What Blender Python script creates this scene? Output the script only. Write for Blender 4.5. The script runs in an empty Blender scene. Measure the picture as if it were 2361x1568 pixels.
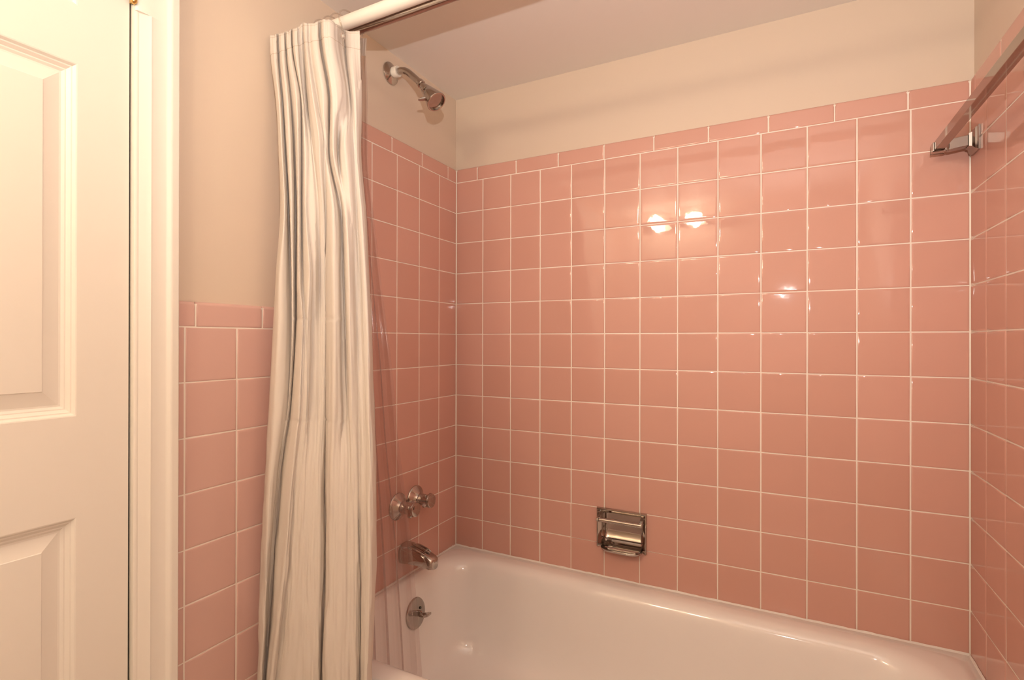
import bpy, bmesh, math, random
from mathutils import Vector, Matrix, noise
PI = math.pi
random.seed(7)
sc = bpy.context.scene
COL = sc.collection
CURTAIN = [
 [(0.0048,-0.8100,1.8919),(0.0085,-0.8084,1.8922),(0.0162,-0.8082,1.8908),(0.0197,-0.8035,1.8946),(0.0109,-0.7920,1.9044),(0.0229,-0.7980,1.8982),(0.0295,-0.7972,1.8972),(0.0347,-0.7945,1.9001),(0.0280,-0.7850,1.9087),(0.0398,-0.7915,1.9018),(0.0460,-0.7912,1.9000),(0.0515,-0.7895,1.9040),(0.0456,-0.7810,1.9127),(0.0597,-0.7895,1.9044),(0.0682,-0.7912,1.9012),(0.0730,-0.7890,1.9036),(0.0690,-0.7820,1.9100),(0.0761,-0.7801,1.9146),(0.0792,-0.7770,1.9196),(0.0974,-0.7904,1.9070),(0.1066,-0.7945,1.9020),(0.1082,-0.7910,1.9029),(0.1080,-0.7870,1.9047),(0.1148,-0.7864,1.9029),(0.1240,-0.7849,1.9008),(0.1317,-0.7806,1.9058),(0.1234,-0.7665,1.9186),(0.1445,-0.7820,1.9048),(0.1571,-0.7873,1.8993),(0.1630,-0.7838,1.8993),(0.1688,-0.7803,1.8994),(0.1709,-0.7634,1.8992),(0.1617,-0.7430,1.9075),(0.1574,-0.7297,1.9102),(0.1477,-0.7140,1.9175),(0.1635,-0.7225,1.9072),(0.1748,-0.7215,1.9020),(0.1855,-0.7165,1.9028),(0.1939,-0.7114,1.9042)],
 [(0.0067,-0.8096,1.8421),(0.0159,-0.8122,1.8389),(0.0257,-0.8138,1.8363),(0.0265,-0.8069,1.8417),(0.0149,-0.7932,1.8527),(0.0317,-0.8032,1.8438),(0.0426,-0.8059,1.8400),(0.0442,-0.8003,1.8453),(0.0339,-0.7878,1.8558),(0.0502,-0.7981,1.8464),(0.0604,-0.8011,1.8420),(0.0619,-0.7962,1.8486),(0.0520,-0.7843,1.8596),(0.0695,-0.7958,1.8495),(0.0810,-0.8000,1.8444),(0.0828,-0.7954,1.8488),(0.0757,-0.7857,1.8570),(0.0804,-0.7818,1.8634),(0.0810,-0.7765,1.8700),(0.1024,-0.7928,1.8560),(0.1146,-0.7995,1.8491),(0.1155,-0.7954,1.8504),(0.1144,-0.7906,1.8527),(0.1246,-0.7930,1.8486),(0.1362,-0.7939,1.8448),(0.1397,-0.7860,1.8527),(0.1276,-0.7683,1.8677),(0.1523,-0.7872,1.8521),(0.1680,-0.7953,1.8447),(0.1746,-0.7927,1.8441),(0.1813,-0.7901,1.8434),(0.1830,-0.7730,1.8430),(0.1726,-0.7516,1.8513),(0.1678,-0.7378,1.8538),(0.1583,-0.7223,1.8603),(0.1767,-0.7335,1.8486),(0.1890,-0.7337,1.8428),(0.1958,-0.7248,1.8466),(0.2008,-0.7164,1.8504)],
 [(0.0182,-0.8040,1.7284),(0.0443,-0.8212,1.7161),(0.0632,-0.8304,1.7085),(0.0587,-0.8208,1.7133),(0.0443,-0.8057,1.7223),(0.0665,-0.8193,1.7123),(0.0841,-0.8262,1.7058),(0.0819,-0.8170,1.7100),(0.0703,-0.8029,1.7181),(0.0909,-0.8152,1.7089),(0.1081,-0.8213,1.7028),(0.1083,-0.8125,1.7064),(0.0993,-0.7994,1.7135),(0.1106,-0.8077,1.7078),(0.1191,-0.8128,1.7040),(0.1160,-0.8080,1.7066),(0.1104,-0.8016,1.7104),(0.1098,-0.7953,1.7130),(0.1052,-0.7871,1.7173),(0.1322,-0.8050,1.7045),(0.1537,-0.8140,1.6964),(0.1553,-0.8076,1.6986),(0.1527,-0.7996,1.7024),(0.1647,-0.8043,1.6981),(0.1770,-0.8070,1.6944),(0.1777,-0.7950,1.6991),(0.1665,-0.7769,1.7087),(0.1899,-0.7963,1.6961),(0.2062,-0.8071,1.6884),(0.2144,-0.8049,1.6875),(0.2172,-0.7975,1.6899),(0.2161,-0.7808,1.6969),(0.2112,-0.7654,1.7042),(0.2087,-0.7584,1.7075),(0.2049,-0.7509,1.7113),(0.2162,-0.7567,1.7066),(0.2248,-0.7565,1.7050),(0.2237,-0.7439,1.7103),(0.2194,-0.7314,1.7162)],
 [(0.0349,-0.8110,1.6201),(0.0618,-0.8290,1.6097),(0.0808,-0.8384,1.6034),(0.0752,-0.8280,1.6077),(0.0597,-0.8119,1.6157),(0.0827,-0.8259,1.6072),(0.1008,-0.8327,1.6019),(0.0968,-0.8219,1.6061),(0.0826,-0.8056,1.6139),(0.1042,-0.8198,1.6055),(0.1207,-0.8270,1.6004),(0.1178,-0.8178,1.6039),(0.1065,-0.8040,1.6104),(0.1185,-0.8110,1.6061),(0.1290,-0.8151,1.6030),(0.1299,-0.8105,1.6043),(0.1289,-0.8053,1.6062),(0.1324,-0.8019,1.6067),(0.1352,-0.7985,1.6074),(0.1547,-0.8096,1.6004),(0.1720,-0.8145,1.5959),(0.1734,-0.8080,1.5978),(0.1715,-0.8004,1.6006),(0.1734,-0.7976,1.6012),(0.1747,-0.7946,1.6020),(0.1725,-0.7872,1.6048),(0.1658,-0.7773,1.6092),(0.1898,-0.7963,1.5989),(0.2071,-0.8064,1.5927),(0.2057,-0.7955,1.5965),(0.1935,-0.7780,1.6043),(0.2115,-0.7879,1.5980),(0.2251,-0.7884,1.5956),(0.2257,-0.7745,1.6001),(0.2236,-0.7616,1.6047),(0.2264,-0.7593,1.6050),(0.2293,-0.7567,1.6053),(0.2257,-0.7451,1.6098),(0.2163,-0.7306,1.6162)],
 [(0.0504,-0.8170,1.4541),(0.0774,-0.8349,1.4474),(0.0970,-0.8441,1.4433),(0.0919,-0.8327,1.4463),(0.0759,-0.8152,1.4517),(0.0989,-0.8307,1.4459),(0.1157,-0.8388,1.4424),(0.1094,-0.8269,1.4456),(0.0920,-0.8083,1.4514),(0.1142,-0.8240,1.4457),(0.1301,-0.8323,1.4423),(0.1267,-0.8241,1.4443),(0.1159,-0.8117,1.4481),(0.1329,-0.8224,1.4441),(0.1466,-0.8275,1.4415),(0.1474,-0.8230,1.4424),(0.1466,-0.8180,1.4435),(0.1540,-0.8087,1.4447),(0.1547,-0.7983,1.4468),(0.1639,-0.8011,1.4452),(0.1733,-0.8029,1.4438),(0.1730,-0.7985,1.4448),(0.1714,-0.7935,1.4460),(0.1939,-0.8068,1.4408),(0.2139,-0.8125,1.4374),(0.2139,-0.7982,1.4405),(0.2009,-0.7769,1.4464),(0.2038,-0.7778,1.4459),(0.2065,-0.7785,1.4454),(0.2260,-0.7935,1.4402),(0.2395,-0.7997,1.4374),(0.2412,-0.7917,1.4389),(0.2421,-0.7842,1.4404),(0.2410,-0.7754,1.4424),(0.2374,-0.7660,1.4448),(0.2464,-0.7686,1.4433),(0.2550,-0.7682,1.4424),(0.2517,-0.7562,1.4453),(0.2420,-0.7406,1.4497)],
 [(0.0436,-0.8230,1.3125),(0.0711,-0.8409,1.3091),(0.0909,-0.8503,1.3070),(0.0944,-0.8358,1.3084),(0.0827,-0.8157,1.3112),(0.1021,-0.8292,1.3087),(0.1162,-0.8365,1.3071),(0.1094,-0.8264,1.3086),(0.0936,-0.8104,1.3112),(0.1195,-0.8284,1.3078),(0.1383,-0.8377,1.3058),(0.1365,-0.8313,1.3066),(0.1309,-0.8231,1.3078),(0.1484,-0.8314,1.3059),(0.1652,-0.8352,1.3046),(0.1659,-0.8290,1.3053),(0.1633,-0.8216,1.3062),(0.1639,-0.8114,1.3073),(0.1551,-0.7970,1.3093),(0.1610,-0.7955,1.3092),(0.1668,-0.7939,1.3090),(0.1689,-0.7934,1.3090),(0.1710,-0.7928,1.3089),(0.1987,-0.8109,1.3054),(0.2217,-0.8196,1.3033),(0.2245,-0.8082,1.3043),(0.2172,-0.7925,1.3064),(0.2165,-0.7869,1.3071),(0.2145,-0.7808,1.3079),(0.2370,-0.7980,1.3048),(0.2531,-0.8053,1.3031),(0.2525,-0.7936,1.3044),(0.2466,-0.7805,1.3062),(0.2488,-0.7751,1.3066),(0.2505,-0.7698,1.3071),(0.2623,-0.7754,1.3059),(0.2731,-0.7764,1.3052),(0.2681,-0.7633,1.3069),(0.2553,-0.7448,1.3096)],
 [(0.0426,-0.8300,1.1916),(0.0702,-0.8466,1.1910),(0.0921,-0.8554,1.1907),(0.0994,-0.8398,1.1909),(0.0911,-0.8200,1.1914),(0.1061,-0.8307,1.1910),(0.1169,-0.8368,1.1908),(0.1113,-0.8284,1.1910),(0.0987,-0.8156,1.1914),(0.1288,-0.8340,1.1908),(0.1536,-0.8435,1.1904),(0.1545,-0.8399,1.1904),(0.1545,-0.8361,1.1905),(0.1581,-0.8364,1.1905),(0.1617,-0.8365,1.1905),(0.1608,-0.8284,1.1906),(0.1537,-0.8175,1.1909),(0.1593,-0.8108,1.1910),(0.1615,-0.8037,1.1911),(0.1678,-0.8020,1.1911),(0.1740,-0.8003,1.1911),(0.1758,-0.7987,1.1911),(0.1773,-0.7971,1.1911),(0.2039,-0.8143,1.1905),(0.2268,-0.8229,1.1902),(0.2302,-0.8113,1.1904),(0.2236,-0.7960,1.1907),(0.2250,-0.7911,1.1908),(0.2254,-0.7861,1.1909),(0.2446,-0.8011,1.1905),(0.2590,-0.8085,1.1902),(0.2603,-0.7971,1.1904),(0.2555,-0.7841,1.1907),(0.2598,-0.7813,1.1907),(0.2641,-0.7785,1.1908),(0.2754,-0.7829,1.1906),(0.2866,-0.7839,1.1905),(0.2821,-0.7704,1.1908),(0.2697,-0.7518,1.1912)],
 [(0.0402,-0.8380,1.0320),(0.0679,-0.8545,1.0351),(0.0898,-0.8633,1.0371),(0.1005,-0.8491,1.0362),(0.0965,-0.8322,1.0344),(0.1014,-0.8347,1.0349),(0.1062,-0.8367,1.0353),(0.1030,-0.8314,1.0346),(0.0974,-0.8247,1.0337),(0.1274,-0.8416,1.0369),(0.1532,-0.8497,1.0391),(0.1557,-0.8456,1.0388),(0.1570,-0.8414,1.0385),(0.1610,-0.8402,1.0385),(0.1650,-0.8390,1.0386),(0.1638,-0.8332,1.0380),(0.1598,-0.8262,1.0371),(0.1669,-0.8189,1.0368),(0.1702,-0.8113,1.0362),(0.1750,-0.8087,1.0362),(0.1795,-0.8062,1.0362),(0.1803,-0.8037,1.0360),(0.1807,-0.8011,1.0357),(0.2061,-0.8171,1.0386),(0.2281,-0.8249,1.0406),(0.2338,-0.8133,1.0397),(0.2292,-0.7986,1.0380),(0.2326,-0.7944,1.0378),(0.2353,-0.7904,1.0376),(0.2514,-0.8024,1.0396),(0.2643,-0.8083,1.0408),(0.2676,-0.7998,1.0402),(0.2675,-0.7909,1.0393),(0.2733,-0.7894,1.0395),(0.2794,-0.7877,1.0396),(0.2890,-0.7904,1.0404),(0.2988,-0.7913,1.0410),(0.2953,-0.7782,1.0395),(0.2837,-0.7598,1.0371)],
 [(0.0379,-0.8460,0.8542),(0.0660,-0.8626,0.8615),(0.0880,-0.8713,0.8662),(0.0908,-0.8619,0.8643),(0.0853,-0.8502,0.8609),(0.0841,-0.8472,0.8601),(0.0822,-0.8438,0.8591),(0.0817,-0.8406,0.8583),(0.0803,-0.8371,0.8573),(0.1117,-0.8524,0.8647),(0.1404,-0.8590,0.8696),(0.1421,-0.8541,0.8687),(0.1420,-0.8489,0.8675),(0.1495,-0.8480,0.8682),(0.1572,-0.8469,0.8689),(0.1621,-0.8432,0.8686),(0.1662,-0.8396,0.8683),(0.1732,-0.8353,0.8681),(0.1792,-0.8310,0.8679),(0.1842,-0.8274,0.8676),(0.1883,-0.8237,0.8673),(0.1887,-0.8160,0.8656),(0.1839,-0.8061,0.8627),(0.2086,-0.8224,0.8694),(0.2294,-0.8306,0.8739),(0.2377,-0.8248,0.8735),(0.2442,-0.8191,0.8730),(0.2518,-0.8132,0.8725),(0.2573,-0.8071,0.8718),(0.2635,-0.8073,0.8726),(0.2699,-0.8072,0.8733),(0.2737,-0.8012,0.8724),(0.2757,-0.7951,0.8712),(0.2830,-0.7962,0.8724),(0.2907,-0.7966,0.8734),(0.3012,-0.7994,0.8753),(0.3124,-0.8004,0.8769),(0.3104,-0.7872,0.8736),(0.2997,-0.7688,0.8681)],
 [(0.0330,-0.8540,0.6286),(0.0611,-0.8707,0.6411),(0.0828,-0.8797,0.6493),(0.0812,-0.8710,0.6454),(0.0711,-0.8587,0.6384),(0.0702,-0.8555,0.6370),(0.0685,-0.8521,0.6352),(0.0686,-0.8498,0.6343),(0.0682,-0.8474,0.6333),(0.0985,-0.8618,0.6454),(0.1262,-0.8680,0.6536),(0.1277,-0.8623,0.6517),(0.1266,-0.8559,0.6489),(0.1366,-0.8557,0.6509),(0.1473,-0.8551,0.6528),(0.1567,-0.8513,0.6533),(0.1655,-0.8477,0.6537),(0.1730,-0.8456,0.6544),(0.1806,-0.8435,0.6551),(0.1892,-0.8388,0.6551),(0.1966,-0.8343,0.6548),(0.1974,-0.8252,0.6513),(0.1903,-0.8127,0.6448),(0.2135,-0.8294,0.6564),(0.2319,-0.8384,0.6638),(0.2414,-0.8345,0.6642),(0.2504,-0.8307,0.6646),(0.2599,-0.8232,0.6635),(0.2662,-0.8154,0.6617),(0.2723,-0.8120,0.6616),(0.2780,-0.8086,0.6615),(0.2789,-0.8020,0.6590),(0.2769,-0.7944,0.6555),(0.2886,-0.8016,0.6609),(0.2995,-0.8054,0.6647),(0.3084,-0.8074,0.6673),(0.3177,-0.8082,0.6696),(0.3157,-0.7952,0.6639),(0.3050,-0.7768,0.6543)],
 [(0.0288,-0.8580,0.3950),(0.0545,-0.8740,0.4119),(0.0737,-0.8830,0.4228),(0.0688,-0.8752,0.4169),(0.0566,-0.8635,0.4065),(0.0546,-0.8607,0.4042),(0.0518,-0.8576,0.4016),(0.0511,-0.8556,0.4002),(0.0499,-0.8534,0.3986),(0.0760,-0.8692,0.4155),(0.0965,-0.8778,0.4266),(0.1013,-0.8699,0.4235),(0.1000,-0.8607,0.4178),(0.1133,-0.8641,0.4238),(0.1272,-0.8660,0.4290),(0.1457,-0.8616,0.4320),(0.1640,-0.8573,0.4350),(0.1769,-0.8541,0.4370),(0.1898,-0.8510,0.4391),(0.1970,-0.8471,0.4390),(0.2032,-0.8432,0.4386),(0.2004,-0.8343,0.4326),(0.1904,-0.8213,0.4221),(0.2137,-0.8382,0.4388),(0.2321,-0.8475,0.4497),(0.2434,-0.8435,0.4508),(0.2540,-0.8397,0.4517),(0.2633,-0.8325,0.4504),(0.2702,-0.8252,0.4482),(0.2773,-0.8208,0.4478),(0.2839,-0.8166,0.4474),(0.2846,-0.8080,0.4426),(0.2806,-0.7976,0.4354),(0.2925,-0.8063,0.4440),(0.3027,-0.8108,0.4497),(0.3086,-0.8123,0.4523),(0.3145,-0.8132,0.4546),(0.3110,-0.8003,0.4461),(0.2993,-0.7820,0.4320)],
 [(0.0230,-0.8600,0.1757),(0.0478,-0.8762,0.1973),(0.0652,-0.8857,0.2109),(0.0571,-0.8786,0.2026),(0.0428,-0.8673,0.1887),(0.0396,-0.8648,0.1856),(0.0358,-0.8618,0.1820),(0.0342,-0.8600,0.1800),(0.0323,-0.8580,0.1778),(0.0543,-0.8748,0.1987),(0.0675,-0.8851,0.2114),(0.0762,-0.8763,0.2082),(0.0776,-0.8665,0.2014),(0.0907,-0.8700,0.2091),(0.1044,-0.8719,0.2158),(0.1302,-0.8658,0.2212),(0.1556,-0.8598,0.2264),(0.1732,-0.8555,0.2300),(0.1907,-0.8512,0.2336),(0.1964,-0.8476,0.2331),(0.2013,-0.8441,0.2323),(0.1959,-0.8358,0.2241),(0.1842,-0.8231,0.2102),(0.2075,-0.8401,0.2317),(0.2257,-0.8494,0.2456),(0.2384,-0.8451,0.2473),(0.2502,-0.8409,0.2487),(0.2591,-0.8333,0.2465),(0.2661,-0.8260,0.2437),(0.2743,-0.8210,0.2432),(0.2820,-0.8163,0.2427),(0.2836,-0.8073,0.2366),(0.2802,-0.7966,0.2274),(0.2915,-0.8056,0.2384),(0.3008,-0.8104,0.2456),(0.3049,-0.8127,0.2488),(0.3088,-0.8145,0.2517),(0.3042,-0.8020,0.2407),(0.2917,-0.7840,0.2225)]]

LINER = [
 [(0.0669,-0.6250,1.9649),(0.0960,-0.6346,1.9523),(0.0657,-0.6166,1.9696),(0.0706,-0.6130,1.9701),(0.0966,-0.6310,1.9539),(0.0992,-0.6358,1.9508),(0.0873,-0.6142,1.9651),(0.1093,-0.6298,1.9512),(0.1141,-0.6370,1.9462),(0.1024,-0.6154,1.9605),(0.1241,-0.6310,1.9467),(0.1273,-0.6358,1.9434),(0.1144,-0.6142,1.9579),(0.1271,-0.6226,1.9502),(0.1388,-0.6322,1.9422),(0.1372,-0.6262,1.9457)],
 [(0.0667,-0.6247,1.9170),(0.0950,-0.6343,1.9053),(0.0652,-0.6163,1.9214),(0.0698,-0.6127,1.9220),(0.0955,-0.6307,1.9069),(0.0981,-0.6355,1.9039),(0.0858,-0.6139,1.9175),(0.1075,-0.6295,1.9045),(0.1125,-0.6367,1.8998),(0.1003,-0.6151,1.9133),(0.1218,-0.6307,1.9004),(0.1250,-0.6355,1.8972),(0.1118,-0.6139,1.9110),(0.1243,-0.6223,1.9038),(0.1359,-0.6319,1.8963),(0.1341,-0.6259,1.8996)],
 [(0.0665,-0.6242,1.8370),(0.0960,-0.6338,1.8263),(0.0654,-0.6158,1.8409),(0.0706,-0.6122,1.8413),(0.0967,-0.6302,1.8277),(0.0993,-0.6350,1.8251),(0.0876,-0.6134,1.8370),(0.1097,-0.6290,1.8254),(0.1145,-0.6362,1.8212),(0.1030,-0.6146,1.8331),(0.1248,-0.6302,1.8215),(0.1279,-0.6350,1.8187),(0.1153,-0.6134,1.8309),(0.1280,-0.6218,1.8244),(0.1397,-0.6314,1.8177),(0.1383,-0.6254,1.8206)],
 [(0.0659,-0.6231,1.6655),(0.0958,-0.6327,1.6575),(0.0650,-0.6147,1.6684),(0.0703,-0.6111,1.6687),(0.0967,-0.6291,1.6585),(0.0992,-0.6339,1.6566),(0.0877,-0.6123,1.6654),(0.1099,-0.6279,1.6567),(0.1147,-0.6351,1.6536),(0.1034,-0.6135,1.6625),(0.1253,-0.6291,1.6538),(0.1284,-0.6339,1.6518),(0.1160,-0.6123,1.6608),(0.1288,-0.6207,1.6560),(0.1406,-0.6303,1.6509),(0.1392,-0.6243,1.6531)],
 [(0.0684,-0.6220,1.4935),(0.1037,-0.6320,1.4876),(0.0690,-0.6133,1.4953),(0.0764,-0.6095,1.4953),(0.1055,-0.6282,1.4882),(0.1076,-0.6332,1.4869),(0.0978,-0.6108,1.4927),(0.1222,-0.6270,1.4866),(0.1266,-0.6345,1.4846),(0.1170,-0.6120,1.4904),(0.1410,-0.6282,1.4844),(0.1439,-0.6332,1.4830),(0.1328,-0.6108,1.4889),(0.1470,-0.6195,1.4856),(0.1596,-0.6295,1.4821),(0.1591,-0.6232,1.4835)],
 [(0.0695,-0.6194,1.2758),(0.1137,-0.6299,1.2735),(0.0728,-0.6102,1.2764),(0.0838,-0.6063,1.2763),(0.1171,-0.6260,1.2737),(0.1185,-0.6312,1.2733),(0.1117,-0.6076,1.2752),(0.1394,-0.6247,1.2730),(0.1432,-0.6326,1.2723),(0.1367,-0.6089,1.2742),(0.1639,-0.6260,1.2721),(0.1663,-0.6312,1.2716),(0.1578,-0.6076,1.2736),(0.1741,-0.6168,1.2724),(0.1879,-0.6273,1.2711),(0.1890,-0.6207,1.2716)],
 [(0.0710,-0.6173,1.0922),(0.1230,-0.6282,1.0941),(0.0767,-0.6077,1.0919),(0.0908,-0.6036,1.0921),(0.1278,-0.6241,1.0940),(0.1286,-0.6296,1.0943),(0.1246,-0.6050,1.0931),(0.1552,-0.6227,1.0947),(0.1584,-0.6309,1.0951),(0.1547,-0.6063,1.0939),(0.1846,-0.6241,1.0955),(0.1866,-0.6296,1.0958),(0.1805,-0.6050,1.0945),(0.1985,-0.6145,1.0954),(0.2134,-0.6255,1.0963),(0.2157,-0.6186,1.0961)],
 [(0.0725,-0.6151,0.9084),(0.1297,-0.6265,0.9152),(0.0797,-0.6052,0.9074),(0.0958,-0.6009,0.9081),(0.1355,-0.6222,0.9150),(0.1359,-0.6279,0.9160),(0.1335,-0.6023,0.9116),(0.1662,-0.6208,0.9174),(0.1691,-0.6293,0.9191),(0.1670,-0.6038,0.9147),(0.1988,-0.6222,0.9205),(0.2006,-0.6279,0.9216),(0.1958,-0.6023,0.9170),(0.2150,-0.6123,0.9203),(0.2306,-0.6236,0.9235),(0.2338,-0.6165,0.9226)],
 [(0.0733,-0.6120,0.6434),(0.1422,-0.6240,0.6594),(0.0842,-0.6015,0.6418),(0.1050,-0.5971,0.6439),(0.1501,-0.6195,0.6593),(0.1495,-0.6254,0.6612),(0.1513,-0.5986,0.6525),(0.1881,-0.6180,0.6654),(0.1902,-0.6269,0.6688),(0.1922,-0.6000,0.6601),(0.2278,-0.6195,0.6728),(0.2290,-0.6254,0.6750),(0.2276,-0.5986,0.6658),(0.2493,-0.6090,0.6731),(0.2663,-0.6210,0.6800),(0.2714,-0.6135,0.6784)],
 [(0.0728,-0.6076,0.4112),(0.1487,-0.6201,0.4363),(0.0857,-0.5967,0.4092),(0.1093,-0.5920,0.4128),(0.1578,-0.6154,0.4363),(0.1568,-0.6217,0.4390),(0.1607,-0.5936,0.4265),(0.2002,-0.6139,0.4462),(0.2018,-0.6232,0.4511),(0.2060,-0.5951,0.4386),(0.2440,-0.6154,0.4579),(0.2449,-0.6217,0.4611),(0.2453,-0.5936,0.4477),(0.2685,-0.6045,0.4587),(0.2864,-0.6170,0.4693),(0.2926,-0.6092,0.4670)],
 [(0.0737,-0.6050,0.2717),(0.1525,-0.6178,0.3023),(0.0874,-0.5938,0.2694),(0.1121,-0.5890,0.2739),(0.1621,-0.6130,0.3024),(0.1609,-0.6194,0.3057),(0.1655,-0.5906,0.2907),(0.2062,-0.6114,0.3146),(0.2077,-0.6210,0.3205),(0.2126,-0.5922,0.3055),(0.2516,-0.6130,0.3289),(0.2525,-0.6194,0.3328),(0.2534,-0.5906,0.3167),(0.2773,-0.6018,0.3301),(0.2956,-0.6146,0.3429),(0.3022,-0.6066,0.3402)]]

# ------------------------------------------------------------------ dimensions (metres)
PX = 0.115            # horizontal tile pitch
PZ = 0.11373          # vertical tile pitch
W = 1.4975            # width of the tub alcove between tile faces
Z0 = 1.7591           # top of the square tiles of the tall surround
RIM = 0.400           # height of the tub rim
CEIL = 2.077
YN = -2.12            # wall behind the photographer
TH = 0.010            # tile thickness in front of the paint

# ------------------------------------------------------------------ materials
def mat(name):
    m = bpy.data.materials.new(name); m.use_nodes = True
    return m, m.node_tree, m.node_tree.nodes['Principled BSDF']

def N(nt, kind, **kw):
    n = nt.nodes.new(kind)
    for k, v in kw.items():
        if k in n.inputs: n.inputs[k].default_value = v
        else: setattr(n, k, v)
    return n

def noise_bump(nt, bsdf, scale, strength, dist=0.002, detail=3, stretch=(1, 1, 1), coord='Object'):
    tc = N(nt, 'ShaderNodeTexCoord'); mp = N(nt, 'ShaderNodeMapping'); mp.inputs['Scale'].default_value = stretch
    nz = N(nt, 'ShaderNodeTexNoise'); nz.inputs['Scale'].default_value = scale; nz.inputs['Detail'].default_value = detail
    bp = N(nt, 'ShaderNodeBump'); bp.inputs['Strength'].default_value = strength; bp.inputs['Distance'].default_value = dist
    nt.links.new(tc.outputs[coord], mp.inputs['Vector']); nt.links.new(mp.outputs['Vector'], nz.inputs['Vector'])
    nt.links.new(nz.outputs['Fac'], bp.inputs['Height']); nt.links.new(bp.outputs['Normal'], bsdf.inputs['Normal'])
    return nz, bp, mp

def simple(name, col, rough, metal=0.0, spec=0.5, bump=None, coat=0.0):
    m, nt, b = mat(name)
    b.inputs['Base Color'].default_value = (*col, 1); b.inputs['Roughness'].default_value = rough
    b.inputs['Metallic'].default_value = metal; b.inputs['Specular IOR Level'].default_value = spec
    b.inputs['Coat Weight'].default_value = coat; b.inputs['Coat Roughness'].default_value = 0.03
    if bump: noise_bump(nt, b, *bump)
    return m

PAINT = simple('satin_beige_paint', (0.70, 0.578, 0.472), 0.42, spec=0.35, bump=(90, 0.05, 0.002))
PAINT2 = simple('pale_cream_paint', (0.78, 0.71, 0.63), 0.5, spec=0.3)
CEILP = simple('ceiling_paint', (0.87, 0.82, 0.77), 0.5, spec=0.3, bump=(70, 0.05, 0.002))
GROUT = simple('cream_grout', (0.89, 0.80, 0.71), 0.75, spec=0.2, bump=(220, 0.25, 0.001))
WHITE = simple('white_door_paint', (0.86, 0.81, 0.74), 0.38, spec=0.4, bump=(160, 0.03, 0.001))
ENAMEL = simple('white_enamel', (0.92, 0.875, 0.835), 0.10, spec=0.5, coat=0.5, bump=(14, 0.02, 0.004))
CAULK = simple('white_caulk', (0.84, 0.78, 0.72), 0.4, bump=(120, 0.4, 0.003))
CHROME = simple('polished_chrome', (0.50, 0.455, 0.42), 0.07, metal=1.0)
CHROMED = simple('dull_chrome', (0.40, 0.365, 0.34), 0.16, metal=1.0)
SMOKED = simple('smoky_chrome', (0.36, 0.30, 0.265), 0.06, metal=1.0)
BRASS = simple('aged_brass', (0.70, 0.45, 0.16), 0.25, metal=1.0)
PLASTIC = simple('white_plastic', (0.86, 0.80, 0.72), 0.40)
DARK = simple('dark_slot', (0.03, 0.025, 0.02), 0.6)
FLOORM = simple('floor_vinyl', (0.55, 0.45, 0.37), 0.35)

# pink glazed tile: slight tint from tile to tile (attribute), slow ripple of the glaze
TILE, nt, b = mat('pink_glazed_tile')
b.inputs['Roughness'].default_value = 0.035; b.inputs['Specular IOR Level'].default_value = 0.5
at = N(nt, 'ShaderNodeAttribute'); at.attribute_name = 'tint'
mx = N(nt, 'ShaderNodeMix'); mx.data_type = 'RGBA'
mx.inputs[6].default_value = (0.615, 0.338, 0.272, 1); mx.inputs[7].default_value = (0.655, 0.368, 0.302, 1)
nt.links.new(at.outputs['Fac'], mx.inputs[0]); nt.links.new(mx.outputs[2], b.inputs['Base Color'])
noise_bump(nt, b, 26, 0.055, 0.003, 2)

# satin wainscot tile; paleness of the reflected door and wall put into its colour
TILE2, nt, b = mat('pink_satin_tile_baked_reflection')
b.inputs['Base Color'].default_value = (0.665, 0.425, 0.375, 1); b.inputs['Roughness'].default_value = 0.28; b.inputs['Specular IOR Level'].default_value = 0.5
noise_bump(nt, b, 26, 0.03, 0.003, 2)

# curtain cloth
CLOTH, nt, b = mat('cream_curtain_cloth')
b.inputs['Base Color'].default_value = (0.82, 0.75, 0.685, 1); b.inputs['Roughness'].default_value = 0.85
b.inputs['Specular IOR Level'].default_value = 0.15
nz, bp, mp = noise_bump(nt, b, 30, 0.05, 0.001, 4, (8, 8, 0.9))
uv = N(nt, 'ShaderNodeUVMap'); uv.uv_map = 'cloth'
sx = N(nt, 'ShaderNodeSeparateXYZ'); nt.links.new(uv.outputs['UV'], sx.inputs[0])
def band(center, half):
    s = N(nt, 'ShaderNodeMath', operation='SUBTRACT'); s.inputs[1].default_value = center
    a = N(nt, 'ShaderNodeMath', operation='ABSOLUTE'); c = N(nt, 'ShaderNodeMath', operation='LESS_THAN'); c.inputs[1].default_value = half
    nt.links.new(sx.outputs['Y'], s.inputs[0]); nt.links.new(s.outputs[0], a.inputs[0]); nt.links.new(a.outputs[0], c.inputs[0])
    return c
tlc = N(nt, 'ShaderNodeBsdfTranslucent'); tlc.inputs['Color'].default_value = (0.82, 0.72, 0.64, 1)
mxs = N(nt, 'ShaderNodeMixShader'); mxs.inputs[0].default_value = 0.22
mo = nt.nodes['Material Output']; nt.links.new(b.outputs[0], mxs.inputs[1]); nt.links.new(tlc.outputs[0], mxs.inputs[2]); nt.links.new(mxs.outputs[0], mo.inputs[0])
s1 = band(0.0485, 0.0007); s2 = band(0.0065, 0.0005)
ad = N(nt, 'ShaderNodeMath', operation='ADD'); nt.links.new(s1.outputs[0], ad.inputs[0]); nt.links.new(s2.outputs[0], ad.inputs[1])
mc = N(nt, 'ShaderNodeMix'); mc.data_type = 'RGBA'
mc.inputs[6].default_value = (0.82, 0.75, 0.685, 1); mc.inputs[7].default_value = (0.60, 0.49, 0.40, 1)
nt.links.new(ad.outputs[0], mc.inputs[0]); nt.links.new(mc.outputs[2], b.inputs['Base Color'])

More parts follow.
